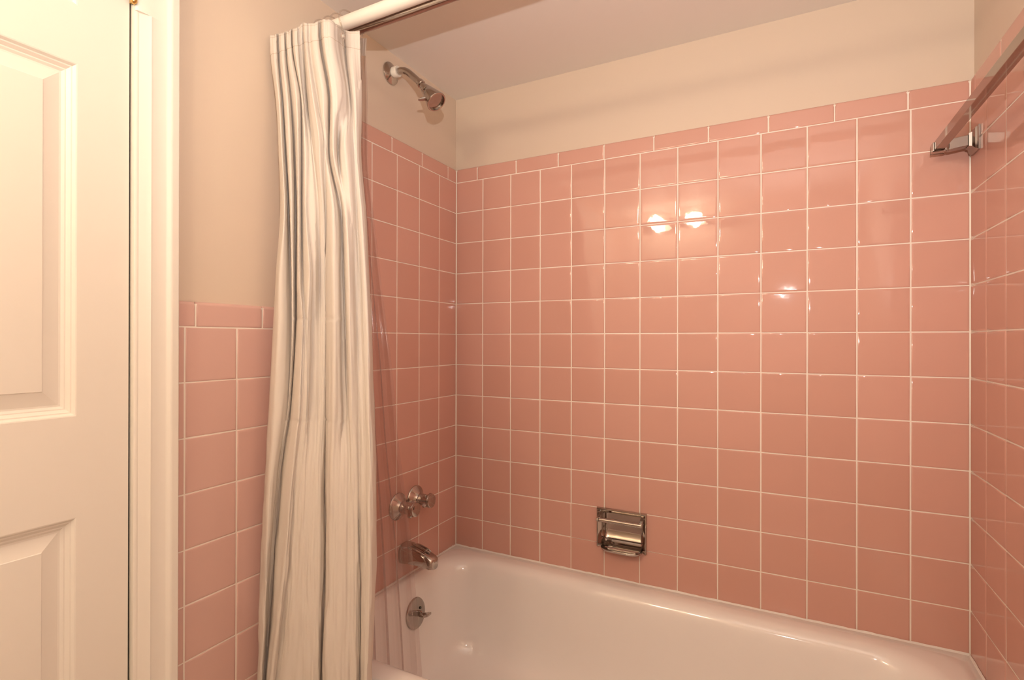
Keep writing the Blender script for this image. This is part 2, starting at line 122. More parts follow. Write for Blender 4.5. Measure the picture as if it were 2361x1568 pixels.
# clear vinyl: mostly see-through, with a glossy film and a little milkiness
def clear(name, milk, milkcol, tint, rough=0.04, f0=0.05):
    m = bpy.data.materials.new(name); m.use_nodes = True; nt = m.node_tree; nt.nodes.clear()
    out = N(nt, 'ShaderNodeOutputMaterial'); tr = N(nt, 'ShaderNodeBsdfTransparent'); tr.inputs['Color'].default_value = (*tint, 1)
    gl = N(nt, 'ShaderNodeBsdfGlossy'); gl.inputs['Roughness'].default_value = rough
    lw = N(nt, 'ShaderNodeLayerWeight'); lw.inputs['Blend'].default_value = 0.5
    pw = N(nt, 'ShaderNodeMath', operation='POWER'); pw.inputs[1].default_value = 4.5
    fr = N(nt, 'ShaderNodeMath', operation='MULTIPLY_ADD'); fr.inputs[1].default_value = 0.75; fr.inputs[2].default_value = f0
    nt.links.new(lw.outputs['Facing'], pw.inputs[0]); nt.links.new(pw.outputs[0], fr.inputs[0])
    df = N(nt, 'ShaderNodeBsdfDiffuse'); df.inputs['Color'].default_value = (*milkcol, 1)
    tl = N(nt, 'ShaderNodeBsdfTranslucent'); tl.inputs['Color'].default_value = (*milkcol, 1)
    m0 = N(nt, 'ShaderNodeMixShader'); m0.inputs[0].default_value = 0.5
    m1 = N(nt, 'ShaderNodeMixShader'); m1.inputs[0].default_value = milk
    m2 = N(nt, 'ShaderNodeMixShader')
    L = nt.links.new
    L(df.outputs[0], m0.inputs[1]); L(tl.outputs[0], m0.inputs[2])
    L(tr.outputs[0], m1.inputs[1]); L(m0.outputs[0], m1.inputs[2])
    L(fr.outputs[0], m2.inputs[0]); L(m1.outputs[0], m2.inputs[1]); L(gl.outputs[0], m2.inputs[2]); L(m2.outputs[0], out.inputs[0])
    return m
VINYL = clear('clear_vinyl', 0.11, (0.78, 0.68, 0.62), (0.91, 0.86, 0.86), 0.12, 0.07)
HEADER = clear('milky_vinyl_header', 0.93, (0.86, 0.80, 0.74), (0.9, 0.86, 0.84))
HOOKP = clear('clear_plastic', 0.10, (0.8, 0.74, 0.68), (0.93, 0.90, 0.88), 0.04, 0.16)
def emit(name, col, s):
    m = bpy.data.materials.new(name); m.use_nodes = True; nt = m.node_tree; nt.nodes.clear()
    out = N(nt, 'ShaderNodeOutputMaterial'); e = N(nt, 'ShaderNodeEmission')
    e.inputs[0].default_value = (*col, 1); e.inputs[1].default_value = s
    nt.links.new(e.outputs[0], out.inputs[0]); return m
BULB = emit('lit_bulb', (1.0, 0.79, 0.56), 86)

# ------------------------------------------------------------------ mesh helpers
class MB:
    def __init__(s): s.v = []; s.f = []; s.mi = []; s.tint = {}
    def add(s, verts, faces, mi=0):
        o = len(s.v); s.v += [tuple(p) for p in verts]; s.f += [tuple(i + o for i in f) for f in faces]; s.mi += [mi] * len(faces)
        return o
    def box(s, a, b, mi=0):
        (x0, y0, z0), (x1, y1, z1) = a, b
        s.add([(x0,y0,z0),(x1,y0,z0),(x1,y1,z0),(x0,y1,z0),(x0,y0,z1),(x1,y0,z1),(x1,y1,z1),(x0,y1,z1)],
              [(0,3,2,1),(4,5,6,7),(0,1,5,4),(1,2,6,5),(2,3,7,6),(3,0,4,7)], mi)
    def loft(s, rings, mi=0, cap0=True, cap1=True, closed=True):
        n = len(rings[0]); o = len(s.v); F = []
        for r in rings: s.v += [tuple(p) for p in r]
        for i in range(len(rings) - 1):
            for j in range(n if closed else n - 1):
                k = (j + 1) % n
                F.append((o+i*n+j, o+i*n+k, o+(i+1)*n+k, o+(i+1)*n+j))
        if cap0: F.append(tuple(o + j for j in range(n))[::-1])
        if cap1: F.append(tuple(o + (len(rings)-1)*n + j for j in range(n)))
        s.f += F; s.mi += [mi] * len(F)
    def lathe(s, prof, axis, origin, n=32, mi=0, cap0=True, cap1=True):
        """prof: (distance along axis, radius)"""
        ax = Vector(axis).normalized(); t = Vector((0,0,1)) if abs(ax.z) < .9 else Vector((1,0,0))
        u = ax.cross(t).normalized(); w = ax.cross(u); O = Vector(origin)
        s.loft([[O + ax*d + (u*math.cos(2*PI*j/n) + w*math.sin(2*PI*j/n))*max(r, 1e-5) for j in range(n)] for d, r in prof], mi, cap0, cap1)
    def tube(s, path, rad, n=16, mi=0, closed=False):
        P = [Vector(p) for p in path]; m = len(P)
        R = rad if isinstance(rad, (list, tuple)) else [rad]*m
        rings = []; u = None
        for i, p in enumerate(P):
            a = P[(i-1) % m] if (i > 0 or closed) else p; c = P[(i+1) % m] if (i < m-1 or closed) else p
            t = (c - a).normalized()
            if u is None:
                q = Vector((0,0,1)) if abs(t.z) < .9 else Vector((0,1,0)); u = t.cross(q).normalized()
            u = (u - t*u.dot(t)).normalized(); w = t.cross(u)
            rings.append([p + (u*math.cos(2*PI*j/n) + w*math.sin(2*PI*j/n))*R[i] for j in range(n)])
        if closed: rings.append(rings[0])
        s.loft(rings, mi, not closed, not closed)
    def build(s, name, mats, parent=None, smooth=True, angle=35, bevel=None, wn=False, recalc=True):
        me = bpy.data.meshes.new(name); me.from_pydata(s.v, [], s.f); me.update()
        for m in (mats if isinstance(mats, (list, tuple)) else [mats]): me.materials.append(m)
        for p, i in zip(me.polygons, s.mi): p.material_index = i
        if recalc:
            bm = bmesh.new(); bm.from_mesh(me); bmesh.ops.remove_doubles(bm, verts=bm.verts, dist=1e-6)
            bmesh.ops.recalc_face_normals(bm, faces=bm.faces); bm.to_mesh(me); bm.free()
        o = bpy.data.objects.new(name, me); COL.objects.link(o)
        if parent: o.parent = parent; o.matrix_parent_inverse = Matrix.Translation(-parent.location) if parent.type == 'EMPTY' else Matrix.Identity(4)
        if smooth:
            me.shade_smooth()
            if angle: me.set_sharp_from_angle(angle=math.radians(angle))
        if bevel:
            md = o.modifiers.new('bevel', 'BEVEL'); md.width = bevel; md.segments = 2; md.limit_method = 'ANGLE'; md.angle_limit = math.radians(40)
        if wn:
            md = o.modifiers.new('wn', 'WEIGHTED_NORMAL'); md.weight = 100; md.keep_sharp = True
        return o

def tag(o, label, cat=None, group=None, kind=None):
    if label: o['label'] = label
    if cat: o['category'] = cat
    if group: o['group'] = group
    if kind: o['kind'] = kind
    return o
def thing(name, loc, label, cat, group=None, kind=None):
    o = bpy.data.objects.new(name, None); COL.objects.link(o); o.location = loc; o.empty_display_size = 0.05
    return tag(o, label, cat, group, kind)

# ------------------------------------------------------------------ tiled panels
class Tiles(MB):
    """tiles on a plane: O + u*U + v*V, raised along Nn"""
    def __init__(s, O, U, V, Nn):
        super().__init__(); s.O, s.U, s.V, s.N = map(Vector, (O, U, V, Nn)); s.hole = None; s.tints = []
    def P(s, u, v, h): return s.O + s.U*u + s.V*v + s.N*h
    def tile(s, u0, u1, v0, v1, top=0.0, tilt=0.003):
        g, gv = 0.00145, 0.00115
        if u0 > u1: u0, u1 = u1, u0
        u0 += g; u1 -= g; v0 += gv; v1 -= gv
        if u1 - u0 < 0.004 or v1 - v0 < 0.004: return
        a = random.gauss(0, tilt); b = random.gauss(0, tilt); cu, cv = (u0+u1)/2, (v0+v1)/2; tn = random.random()
        H = lambda u, v, h: h + (u-cu)*a + (v-cv)*b
        if s.hole:
            h0, h1, k0, k1 = s.hole
            if u0 < h1 and u1 > h0 and v0 < k1 and v1 > k0:
                pieces = []
                if u0 < h0: pieces.append((u0, h0, v0, v1))
                if u1 > h1: pieces.append((h1, u1, v0, v1))
                lo, hi = max(u0, h0), min(u1, h1)
                if v0 < k0: pieces.append((lo, hi, v0, k0))
                if v1 > k1: pieces.append((lo, hi, k1, v1))
                for (p0, p1, q0, q1) in pieces:
                    o = len(s.f)
                    s.add([s.P(u, v, h) for h in (-0.006, 0.0) for (u, v) in ((p0,q0),(p1,q0),(p1,q1),(p0,q1))],
                          [(0,3,2,1),(4,5,6,7),(0,1,5,4),(1,2,6,5),(2,3,7,6),(3,0,4,7)], 0)
                    s.tints += [tn]*(len(s.f)-o)
                return
        rings = []
        for ins, h in ((0, -0.0060), (0, -0.0020), (0.0006, -0.0011), (0.0017, -0.00045), (0.0034, -0.00013), (0.0060, 0.0)):
            t_in = ins if not top else {0: 0, 0.0006: 0.0010, 0.0017: 0.0026, 0.0034: top*.65, 0.0060: top}[ins]
            q = [(u0+ins, v0+ins), (u1-ins, v0+ins), (u1-ins, v1-t_in), (u0+ins, v1-t_in)]
            ht = h if not top else {-0.0060: -0.0095, -0.0020: -0.0075, -0.0011: -0.0042, -0.00045: -0.0020, -0.00013: -0.0007, 0.0: 0.0}[h]
            if top:
                vm = v1 - 0.0105
                q = q[:2] + [(u1-ins, vm)] + q[2:] + [(u0+ins, vm)]
                rings.append([s.P(u, v, H(u, v, ht if i_ in (3, 4) else h)) for i_, (u, v) in enumerate(q)])
            else: rings.append([s.P(u, v, H(u, v, h)) for (u, v) in q])
        o = len(s.f); s.loft(rings, 0, False, True)
        s.tints += [tn]*(len(s.f)-o)
    def grout(s, u0, u1, v0, v1):
        rects = [(u0, u1, v0, v1)]
        if s.hole:
            h0, h1, k0, k1 = s.hole
            rects = [(u0, h0, v0, v1), (h1, u1, v0, v1), (h0, h1, v0, k0), (h0, h1, k1, v1)]
        for (a, b, c, d) in rects:
            o = len(s.f)
            s.add([s.P(u, v, h) for h in (-TH, -0.0016) for (u, v) in ((a,c),(b,c),(b,d),(a,d))],
                  [(0,3,2,1),(4,5,6,7),(0,1,5,4),(1,2,6,5),(2,3,7,6),(3,0,4,7)], 1)
            s.tints += [0]*(len(s.f)-o)
    def finish(s, name, parent, tile=None):
        me = bpy.data.meshes.new(name); me.from_pydata([tuple(p) for p in s.v], [], s.f); me.update()
        me.materials.append(tile or TILE); me.materials.append(GROUT)
        at = me.attributes.new('tint', 'FLOAT', 'FACE')
        for i, p in enumerate(me.polygons): p.material_index = s.mi[i]; at.data[i].value = s.tints[i]
        bm = bmesh.new(); bm.from_mesh(me); bmesh.ops.recalc_face_normals(bm, faces=bm.faces); bm.to_mesh(me); bm.free()
        me.shade_smooth(); me.set_sharp_from_angle(angle=math.radians(60))
        o = bpy.data.objects.new(name, me); COL.objects.link(o); o.parent = parent
        md = o.modifiers.new('wn', 'WEIGHTED_NORMAL'); md.weight = 100; md.keep_sharp = True
        return o

rows = [Z0 - r*PZ for r in range(13)]          # grout lines of the tall surround
CAPH = 0.052
# ---- back wall (with the soap dish opening)
HX0, HX1, HZ0, HZ1 = 0.5575, 0.7075, 0.4985, 0.618
m = MB(); TK = 0.12
for (a, b, c, d) in ((-0.13, HX0, 0, CEIL), (HX1, W+0.13, 0, CEIL), (HX0, HX1, 0, HZ0), (HX0, HX1, HZ1, CEIL)):
    m.box((a, TH, c), (b, TH+TK, d))
wall_back = m.build('wall_back', PAINT, smooth=False); tag(wall_back, 'beige painted wall above the pink tile behind the tub', kind='structure')
t = Tiles((0,0,0), (1,0,0), (0,0,1), (0,-1,0)); t.hole = (HX0, HX1, HZ0, HZ1)
cols = [c*PX for c in range(13)] + [W]
for i in range(13):
    for r in range(12): t.tile(cols[i], cols[i+1], max(rows[r+1], RIM-0.004), rows[r])
caps = [0] + [PX*(0.788 + 1.3957*k) for k in range(9)] + [W]
hole = t.hole; t.hole = None
for i in range(len(caps)-1): t.tile(caps[i], caps[i+1], Z0, Z0+CAPH, top=0.007, tilt=0.004)
t.hole = hole; t.grout(-0.009, W+0.009, RIM-0.006, Z0+CAPH-0.0058)
t.finish('tile_surround', wall_back)

# ---- left wall: tall tile in the alcove, wainscot outside, door opening
LA = [0] + [-(0.9486+k)*PX for k in range(7)]
YS = -0.742            # front edge of the tall tile
DY1, DY0 = -1.1055, -1.870   # door slab edges
DTOP = 2.02
m = MB()
m.box((-0.13, DY1+0.006, 0), (-TH, 0.13, CEIL)); m.box((-0.13, YN-0.13, 0), (-TH, DY0-0.006, CEIL)); m.box((-0.13, DY0-0.006, DTOP), (-TH, DY1+0.006, CEIL))
wall_left = m.build('wall_left', PAINT, smooth=False); tag(wall_left, 'beige painted wall beside the door and behind the shower head', kind='structure')
t = Tiles((0,0,0), (0,1,0), (0,0,1), (1,0,0))
ys = [y for y in LA if y > YS] + [YS]
for i in range(len(ys)-1):
    for r in range(12): t.tile(ys[i], ys[i+1], max(rows[r+1], RIM-0.004), rows[r])
cp = [0] + [-PX*(0.47+1.35*k) for k in range(5)]; cp = [c for c in cp if c > YS] + [YS]
for i in range(len(cp)-1): t.tile(cp[i], cp[i+1], Z0, Z0+CAPH, top=0.007, tilt=0.004)
t.grout(YS, 0.009, RIM-0.006, Z0+CAPH-0.0058)
t.finish('tile_surround', wall_left)
t = Tiles((0,0,0), (0,1,0), (0,0,1), (1,0,0))
WZ = [1.1942 - 0.11484*k for k in range(11)]
yo = [YS-0.002, -0.774, -0.8890, -1.0040, -1.030]
for i in range(4):
    for r in range(10): t.tile(yo[i], yo[i+1], WZ[r+1], WZ[r])
yc = [YS-0.002, -0.8238, -0.9818, -1.030]
for i in range(3): t.tile(yc[i], yc[i+1], WZ[0], 1.2486, top=0.008, tilt=0.003)
t.grout(-1.030, YS-0.002, 0.0, 1.2428)
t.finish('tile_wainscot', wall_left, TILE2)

# ---- right wall
m = MB(); m.box((W+TH, YN-0.13, 0), (W+0.13, 0.13, CEIL))
wall_right = m.build('wall_right', PAINT, smooth=False); tag(wall_right, 'painted wall above pink tile at the foot of the tub', kind='structure')
t = Tiles((W,0,0), (0,1,0), (0,0,1), (-1,0,0))
yr = [0] + [-(0.956+k)*PX for k in range(9)]
for i in range(len(yr)-1):
    for r in range(12):
        t.tile(yr[i], yr[i+1], rows[r+1] if yr[i+1] < -0.70 else max(rows[r+1], RIM-0.004), rows[r])
cr = [0] + [-(0.036+0.16*k) for k in range(7)]
cr = [c for c in cr if c > yr[-1]] + [yr[-1]]
for i in range(len(cr)-1): t.tile(cr[i], cr[i+1], Z0, Z0+CAPH, top=0.007, tilt=0.004)
t.grout(yr[-1], 0.009, RIM-0.006, Z0+CAPH-0.0058)
t.finish('tile_surround', wall_right)

# ---- wall behind the photographer, floor, ceiling
m = MB(); m.box((-0.13, YN-0.12, 0), (W+0.13, YN, CEIL))
tag(m.build('wall_front', PAINT2, smooth=False), 'beige painted wall behind the photographer', kind='structure')
m = MB(); m.box((-0.13, YN-0.13, -0.1), (W+0.13, 0.13, 0.0))
tag(m.build('floor', FLOORM, smooth=False), 'tan bathroom floor', kind='structure')
m = MB(); m.box((-0.13, YN-0.13, CEIL), (W+0.13, 0.13, CEIL+0.1))
tag(m.build('ceiling', CEILP, smooth=False), 'smooth painted ceiling above the tub', kind='structure')

# ------------------------------------------------------------------ door with raised panels, hinge, casing
door = thing('door_1', (-0.006, DY1, 0), 'white panelled door left of the pink wainscot', 'door', kind='structure')
m = MB(); FX = -0.006
stile = 0.0815; pw = 0.245
yA1 = DY1 - stile; yA0 = yA1 - pw; yB1 = yA0 - 0.105; yB0 = DY0 + stile
zc = [(0.20, 0.8572), (1.0337, 1.6486), (1.750, 1.935)]
ycuts = [DY0, yB0, yB1, yA0, yA1, DY1]; zcuts = [0.008, 0.20, 0.8572, 1.0337, 1.6486, 1.750, 1.935, DTOP-0.004]
PROF = [(0, 0), (0.002, -0.0006), (0.0055, -0.0045), (0.0075, -0.0048), (0.0125, -0.0092), (0.0145, -0.0094), (0.0185, -0.0118), (0.0215, -0.0118), (0.0455, -0.0052), (0.0465, -0.0038), (0.049, -0.0036)]
for i in range(5):
    for j in range(7):
        a, b, c, d = ycuts[i], ycuts[i+1], zcuts[j], zcuts[j+1]
        if i in (1, 3) and j in (1, 3, 5):
            rings = [[(FX+h, a+s_, c+s_), (FX+h, b-s_, c+s_), (FX+h, b-s_, d-s_), (FX+h, a+s_, d-s_)] for s_, h in PROF]
            m.loft(rings, 0, False, True)
        else: m.add([(FX,a,c),(FX,b,c),(FX,b,d),(FX,a,d)], [(0,1,2,3)])
m.box((FX-0.036, DY0, 0.008), (FX-0.020, DY1, DTOP-0.004))
for (a, b) in (((FX-0.021, DY1-0.0002, 0.008), (FX-0.0002, DY1, DTOP-0.004)), ((FX-0.021, DY0, 0.008), (FX-0.0002, DY0+0.0002, DTOP-0.004))): m.box(a, b)
slab = m.build('door_slab', WHITE, door, smooth=True, angle=12, recalc=False)
m = MB(); m.lathe([(0, 0.002), (0.002, 0.0045), (0.005, 0.006), (0.03, 0.006), (0.032, 0.0062), (0.06, 0.006), (0.09, 0.006), (0.093, 0.0045), (0.095, 0.002)], (0,0,1), (0.0075, -1.1052, 1.7965), 20)
m.box((-0.0045, -1.1065, 1.80), (0.004, -1.1040, 1.888))
tag(m.build('hinge', BRASS, door), 'brass hinge')
def casing(prof, y0, z0, z1, mm):
    mm.loft([[(x, y0+s_, z) for s_, x in prof] for z in (z0, z1)], 0, True, True)
m = MB(); YC = -1.1015
full = [(0, -0.012), (0, 0.0035), (0.0025, 0.0048), (0.0055, 0.0052), (0.007, 0.0048), (0.012, 0.0066), (0.018, 0.0088), (0.024, 0.0112), (0.0255, 0.0122), (0.0275, 0.0118), (0.030, 0.0112), (0.052, 0.0118), (0.055, 0.0128), (0.058, 0.0158), (0.061, 0.0172), (0.064, 0.0172), (0.0745, 0.0165), (0.0765, 0.0145), (0.077, -0.012)]
flat = [(0, -0.012), (0, 0.0055), (0.0015, 0.0075), (0.0045, 0.0095), (0.010, 0.0108), (0.0275, 0.0112), (0.030, 0.0112), (0.052, 0.0118), (0.055, 0.0128), (0.058, 0.0158), (0.061, 0.0172), (0.064, 0.0172), (0.0745, 0.0165), (0.0765, 0.0145), (0.077, -0.012)]
casing(full, YC, 0.0, 1.788, m); casing(flat, YC, 1.788, CEIL, m)
tag(m.build('trim_1', WHITE, smooth=True, angle=30), 'white moulded door casing between the door and the wall', kind='structure')
m = MB(); m.box((-0.075, DY1+0.0015, 0), (-0.0105, DY1+0.0060, DTOP)); m.box((-0.13, DY0-0.006, 0), (-0.075, DY1+0.006, DTOP))  # jamb and gap filler; the door gap's shade is painted in as near-black
tag(m.build('trim_2', DARK, smooth=False), 'jamb behind the door, coloured near-black as shade', kind='structure')

# ------------------------------------------------------------------ bathtub
tub = thing('bathtub', (W/2, -0.37, 0), 'white enamel bathtub in the pink tiled alcove', 'bathtub')
def rr(x0, x1, y0, y1, r, z, nc=10, ne=14):
    pts = []
    cs = [((x1-r, y1-r), 0), ((x0+r, y1-r), 90), ((x0+r, y0+r), 180), ((x1-r, y0+r), 270)]
    for k, ((cx, cy), a0) in enumerate(cs):
        arc = [(cx + r*math.cos(math.radians(a0+90*i/nc)), cy + r*math.sin(math.radians(a0+90*i/nc))) for i in range(nc+1)]
        pts += arc
        (nx, ny), a1 = cs[(k+1) % 4]
        q = (nx + r*math.cos(math.radians(a1)), ny + r*math.sin(math.radians(a1)))
        p = arc[-1]
        pts += [(p[0]+(q[0]-p[0])*i/ne, p[1]+(q[1]-p[1])*i/ne) for i in range(1, ne)]
    return [(x, y, z) for x, y in pts]
e = 0.0008
R = [rr(e, W-e, -0.735, -e, .006, 0.002), rr(e, W-e, -0.745, -e, .006, 0.05), rr(e, W-e, -0.748, -e, .006, 0.365), rr(e, W-e, -0.745, -e, .006, 0.385),
     rr(.0010, W-.0010, -0.737, -.0010, .006, 0.3965), rr(.002, W-.002, -0.725, -.002, .010, 0.4000),
     rr(.014, W-.040, -0.700, -.030, .07, 0.4012), rr(.020, W-.066, -0.690, -.052, .105, 0.4008), rr(.024, W-.074, -0.683, -.061, .112, 0.3985),
     rr(.030, W-.082, -0.675, -.070, .118, 0.3935), rr(.036, W-.089, -0.668, -.078, .122, 0.3860), rr(.041, W-.095, -0.662, -.084, .125, 0.3750),
     rr(.0445, W-.101, -0.657, -.088, .127, 0.3600), rr(.049, W-.113, -0.652, -.092, .13, 0.330), rr(.054, W-.135, -0.646, -.098, .13, 0.28),
     rr(.064, W-.175, -0.636, -.108, .13, 0.20), rr(.074, W-.22, -0.625, -.118, .13, 0.145), rr(.088, W-.255, -0.608, -.134, .13, 0.115),
     rr(.112, W-.29, -0.58, -.160, .125, 0.098), rr(.15, W-.33, -0.54, -.20, .11, 0.092), rr(.25, W-.45, -0.45, -.29, .06, 0.089)]
m = MB(); m.loft(R, 0, True, True)
body = m.build('tub_body', ENAMEL, tub, angle=None)
# wavy caulk line where the tub meets the tile
m = MB()
def caulk(p0, p1, nrm):
    n = 120; rings = []
    for i in range(n+1):
        f = i/n; p = Vector(p0).lerp(Vector(p1), f)
        w = 0.0042 + 0.0018*noise.noise((f*40, p0[0]*7+p1[1]*3, 0)) + 0.0012*noise.noise((f*130, 5, 1))
        w2 = 0.0050 + 0.0022*noise.noise((f*55, 9, 2))
        nn = Vector(nrm)
        rings.append([p + Vector((0,0,-0.001)) + nn*.0003, p + nn*w2 + Vector((0,0,-0.0008)), p + nn*w2*.45 + Vector((0,0,w*.45)), p + nn*0.0002 + Vector((0,0,w))])
    m.loft(rings, 0, True, True)
caulk((0.002, -0.0005, RIM), (W-0.002, -0.0005, RIM), (0,-1,0)); caulk((0.0005, -0.002, RIM), (0.0005, -0.70, RIM), (1,0,0)); caulk((W-0.0005, -0.002, RIM), (W-0.0005, -0.70, RIM), (-1,0,0))
m.build('caulk_bead', CAULK, tub, angle=50)
# overflow plate with trip lever
ax = Vector((0.985, 0, 0.17)).normalized(); oc = Vector((0.0525, -0.312, 0.300))
m = MB(); m.lathe([(-0.004, 0.047), (0.001, 0.047), (0.003, 0.0465), (0.0045, 0.044), (0.0052, 0.036), (0.0056, 0.0)], ax, oc, 48)
plate = m.build('overflow_plate', CHROMED, tub)
m = MB(); c0 = oc + ax*0.004
m.loft([[c0 + ax*d + Vector((0, y*s_, z*s_)) for y, z in ((-0.005,-0.009),(0.005,-0.009),(0.005,0.009),(-0.005,0.009))] for d, s_ in ((0,1),(0.012,.9),(0.022,.8))], 0)
m.loft([[c0 + Vector((dx, y, dz + z)) for y, z in ((-hw,-.004),(hw,-.004),(hw,.004),(-hw,.004))] for dx, dz, hw in ((.014,-.002,.006),(.026,.000,.009),(.040,.004,.013),(.052,.008,.010))], 0)
m.build('trip_lever', CHROME, plate, angle=30, bevel=0.0015)
for sgn in (-1, 1):
    m = MB(); m.lathe([(0, .004), (.0016, .0038), (.0022, .002)], ax, oc + ax*0.0048 + Vector((0, sgn*0.021, 0.008)), 14); m.build('screw', DARK if sgn > 0 else CHROME, plate)

# ------------------------------------------------------------------ soap dish
dish = thing('soap_dish', (0.6325, 0, 0.50), 'recessed chrome soap dish with grab bar in the pink tile wall', 'soap dish')
FX0, FX1, FZ0, FZ1 = 0.5515, 0.7135, 0.4985, 0.6245
m = MB()
fr = [(0, 0.0005), (0.0004, -0.006), (0.0016, -0.0085), (0.0046, -0.0088), (0.0062, -0.0074), (0.0138, 0.0002), (0.0145, 0.001), (0.015, 0.004)]
m.loft([[(FX0+i, y, FZ0), (FX0+i, y, FZ1-i), (FX1-i, y, FZ1-i), (FX1-i, y, FZ0)] for i, y in fr], 0, False, False, closed=False)
for sg in (0, 1): m.add([((FX0+i) if sg == 0 else (FX1-i), y, FZ0) for i, y in fr], [tuple(range(len(fr)))])
m.build('frame', CHROME, dish, angle=25)
m = MB(); a, b, c, d = FX0+.0145, FX1-.0145, FZ0+.0002, FZ1-.0145
rg = []
for y, ins, low in ((0.002, 0, 0), (0.012, 0.0004, .0025), (0.021, 0.001, .0075), (0.028, 0.002, .014), (0.034, 0.004, .022), (0.0385, 0.008, .032), (0.040, 0.013, .041), (0.0402, 0.03, .05)):
    rg.append([(x, y, z) for x, z, _ in rr(a+ins, b-ins, c+low, d-ins, 0.010, 0, 6, 4)])
m.loft(rg, 0, False, True)
m.build('recess', CHROME, dish, angle=None)
# D-shaped tray that juts out below
m = MB(); cx = (FX0+FX1)/2 + 0.002
def dring(hw, dep, z, back=0.03, n=24):
    pts = [(cx+hw, back, z)]
    for i in range(n+1):
        an = PI*i/n; cxn = math.copysign(abs(math.cos(an))**0.55, math.cos(an)); sn = abs(math.sin(an))**0.62
        pts.append((cx + hw*cxn, -dep*sn - 0.003, z))
    pts.append((cx-hw, back, z)); return pts
prof = [(0.030, 0.010, 0.4935), (0.052, 0.026, 0.4935), (0.060, 0.033, 0.4950), (0.0645, 0.037, 0.4985), (0.0662, 0.039, 0.5025), (0.0662, 0.039, 0.5045), (0.0655, 0.0383, 0.5052), (0.0643, 0.037, 0.5042), (0.0618, 0.0348, 0.5005), (0.055, 0.029, 0.4972), (0.040, 0.016, 0.4962)]
m.loft([dring(*p) for p in prof], 0, True, True)
for yy in (-0.008, 0.004, 0.016): m.tube([(cx-0.045+0.09*i/8, yy, 0.4970) for i in range(9)], 0.0022, 8)
m.build('tray', CHROME, dish, angle=50)
m = MB(); m.lathe([(0, .006), (.001, .0072), (.1375, .0072), (.1385, .006)], (1,0,0), (0.5665, -0.029, 0.5935), 24); m.lathe([(0, .0070), (.001, .0080), (.0065, .0080), (.0072, .0070)], (1,0,0), (0.5590, -0.029, 0.5935), 8)
m.build('grab_bar', CHROME, dish, angle=30)
for x in (0.5665, 0.7000):
    m = MB(); m.loft([[(x-hw, y, z-hz), (x+hw, y, z-hz), (x+hw, y, z+hz), (x-hw, y, z+hz)] for y, z, hw, hz in ((0.001, 0.604, .006, .009), (-0.012, 0.600, .005, .0075), (-0.024, 0.596, .005, .0065), (-0.032, 0.595, .0045, .006))], 0)
    m.build('bar_post', CHROME, dish, angle=25, bevel=0.0012)

# ------------------------------------------------------------------ faucet handles
def handle(y, z, out, label):
    t = thing('faucet_handle', (0, y, z), label, 'faucet handle', 'chrome faucet handles on the tile wall')
    m = MB(); m.lathe([(0.0004, .043), (.002, .043), (.0035, .042), (.006, .039), (.013, .030), (.020, .0215), (.0215, .0205)], (1,0,0), (0,y,z), 40)
    m.build('escutcheon', CHROME, t)
    m = MB(); m.lathe([(.019, .0165), (.0215, .0195), (.026, .0195), (.027, .0188), (out-.016, .0182), (out-.0125, .0175)], (1,0,0), (0,y,z), 36)
    m.build('stem', CHROME, t)
    for k in range(4):
        an = math.radians(90*k + (38 if out < .073 else 62)); d = Vector((0, math.cos(an), math.sin(an))); q = Vector((0, -math.sin(an), math.cos(an)))
        m = MB(); o = Vector((out-.019, y, z))
        m.loft([[o + d*rad + q*(sy*wy) + Vector((sx*wx, 0, 0)) for sx, sy in ((-1,-1),(1,-1),(1,1),(-1,1))] for rad, wy, wx in ((.012,.007,.0075),(.020,.0055,.0065),(.0275,.0035,.005))], 0)
        m.build('lug', CHROME, t, angle=25, bevel=0.0012)
    m = MB(); m.lathe([(out-.0135, .0185), (out-.012, .0215), (out-.0105, .0225), (out-.007, .0225), (out-.006, .0218), (out-.0045, .0222), (out-.002, .0215), (out-.001, .019), (out-.0006, .0)], (1,0,0), (0,y,z), 40)
    m.build('cap_disc', CHROME, t)
    return t
handle(-0.246, 0.640, 0.070, 'chrome faucet handle on pink tile, clear of the vinyl liner')
handle(-0.335, 0.6374, 0.0755, 'chrome faucet handle on pink tile, half behind the clear vinyl liner')

# ------------------------------------------------------------------ tub spout
sp = thing('tub_spout', (0, -0.300, 0.45), 'chrome tub spout over the drain end, partly behind the clear liner', 'spout')
m = MB()
secs = [(0.0005, .513, .447, .0330), (.012, .5145, .448, .0325), (.030, .5125, .4495, .031), (.060, .5045, .4505, .0285), (.080, .4985, .4495, .027), (.0895, .4955, .4475, .0265), (.100, .492, .4475, .0255), (.112, .4875, .4475, .0225), (.1195, .4835, .448, .0185), (.1225, .4795, .4495, .013)]
rings = []
for x, zt, zb, hw in secs:
    rg = []
    for i in range(28):
        an = 2*PI*i/28; ca = math.copysign(abs(math.cos(an))**0.72, math.cos(an)); sa = math.copysign(abs(math.sin(an))**0.72, math.sin(an))
        rg.append((x, -0.300 + hw*ca, (zt+zb)/2 + (zt-zb)/2*sa))
    rings.append(rg)
m.loft(rings, 0); m.build('spout_body', CHROME, sp, angle=None)
m = MB()
for yy, x0, x1 in ((-0.318, .035, .092), (-0.300, .03, .102), (-0.282, .035, .092)):
    m.tube([(x0 + (x1-x0)*i/8, yy, (.5125 - (x0+(x1-x0)*i/8-.03)*.262) - (0.0035 if abs(yy+.3) > .01 else -.0012)) for i in range(9)], [.001, .0035, .0042, .0044, .0044, .0044, .0042, .0035, .001], 10)
m.build('ridge', CHROME, sp)
m = MB(); m.lathe([(0, .0165), (-.004, .0175), (-.0125, .018), (-.014, .0170), (-.014, .012)], (0,0,1), (0.1035, -0.300, 0.4635), 28)
m.build('nozzle', CHROMED, sp)

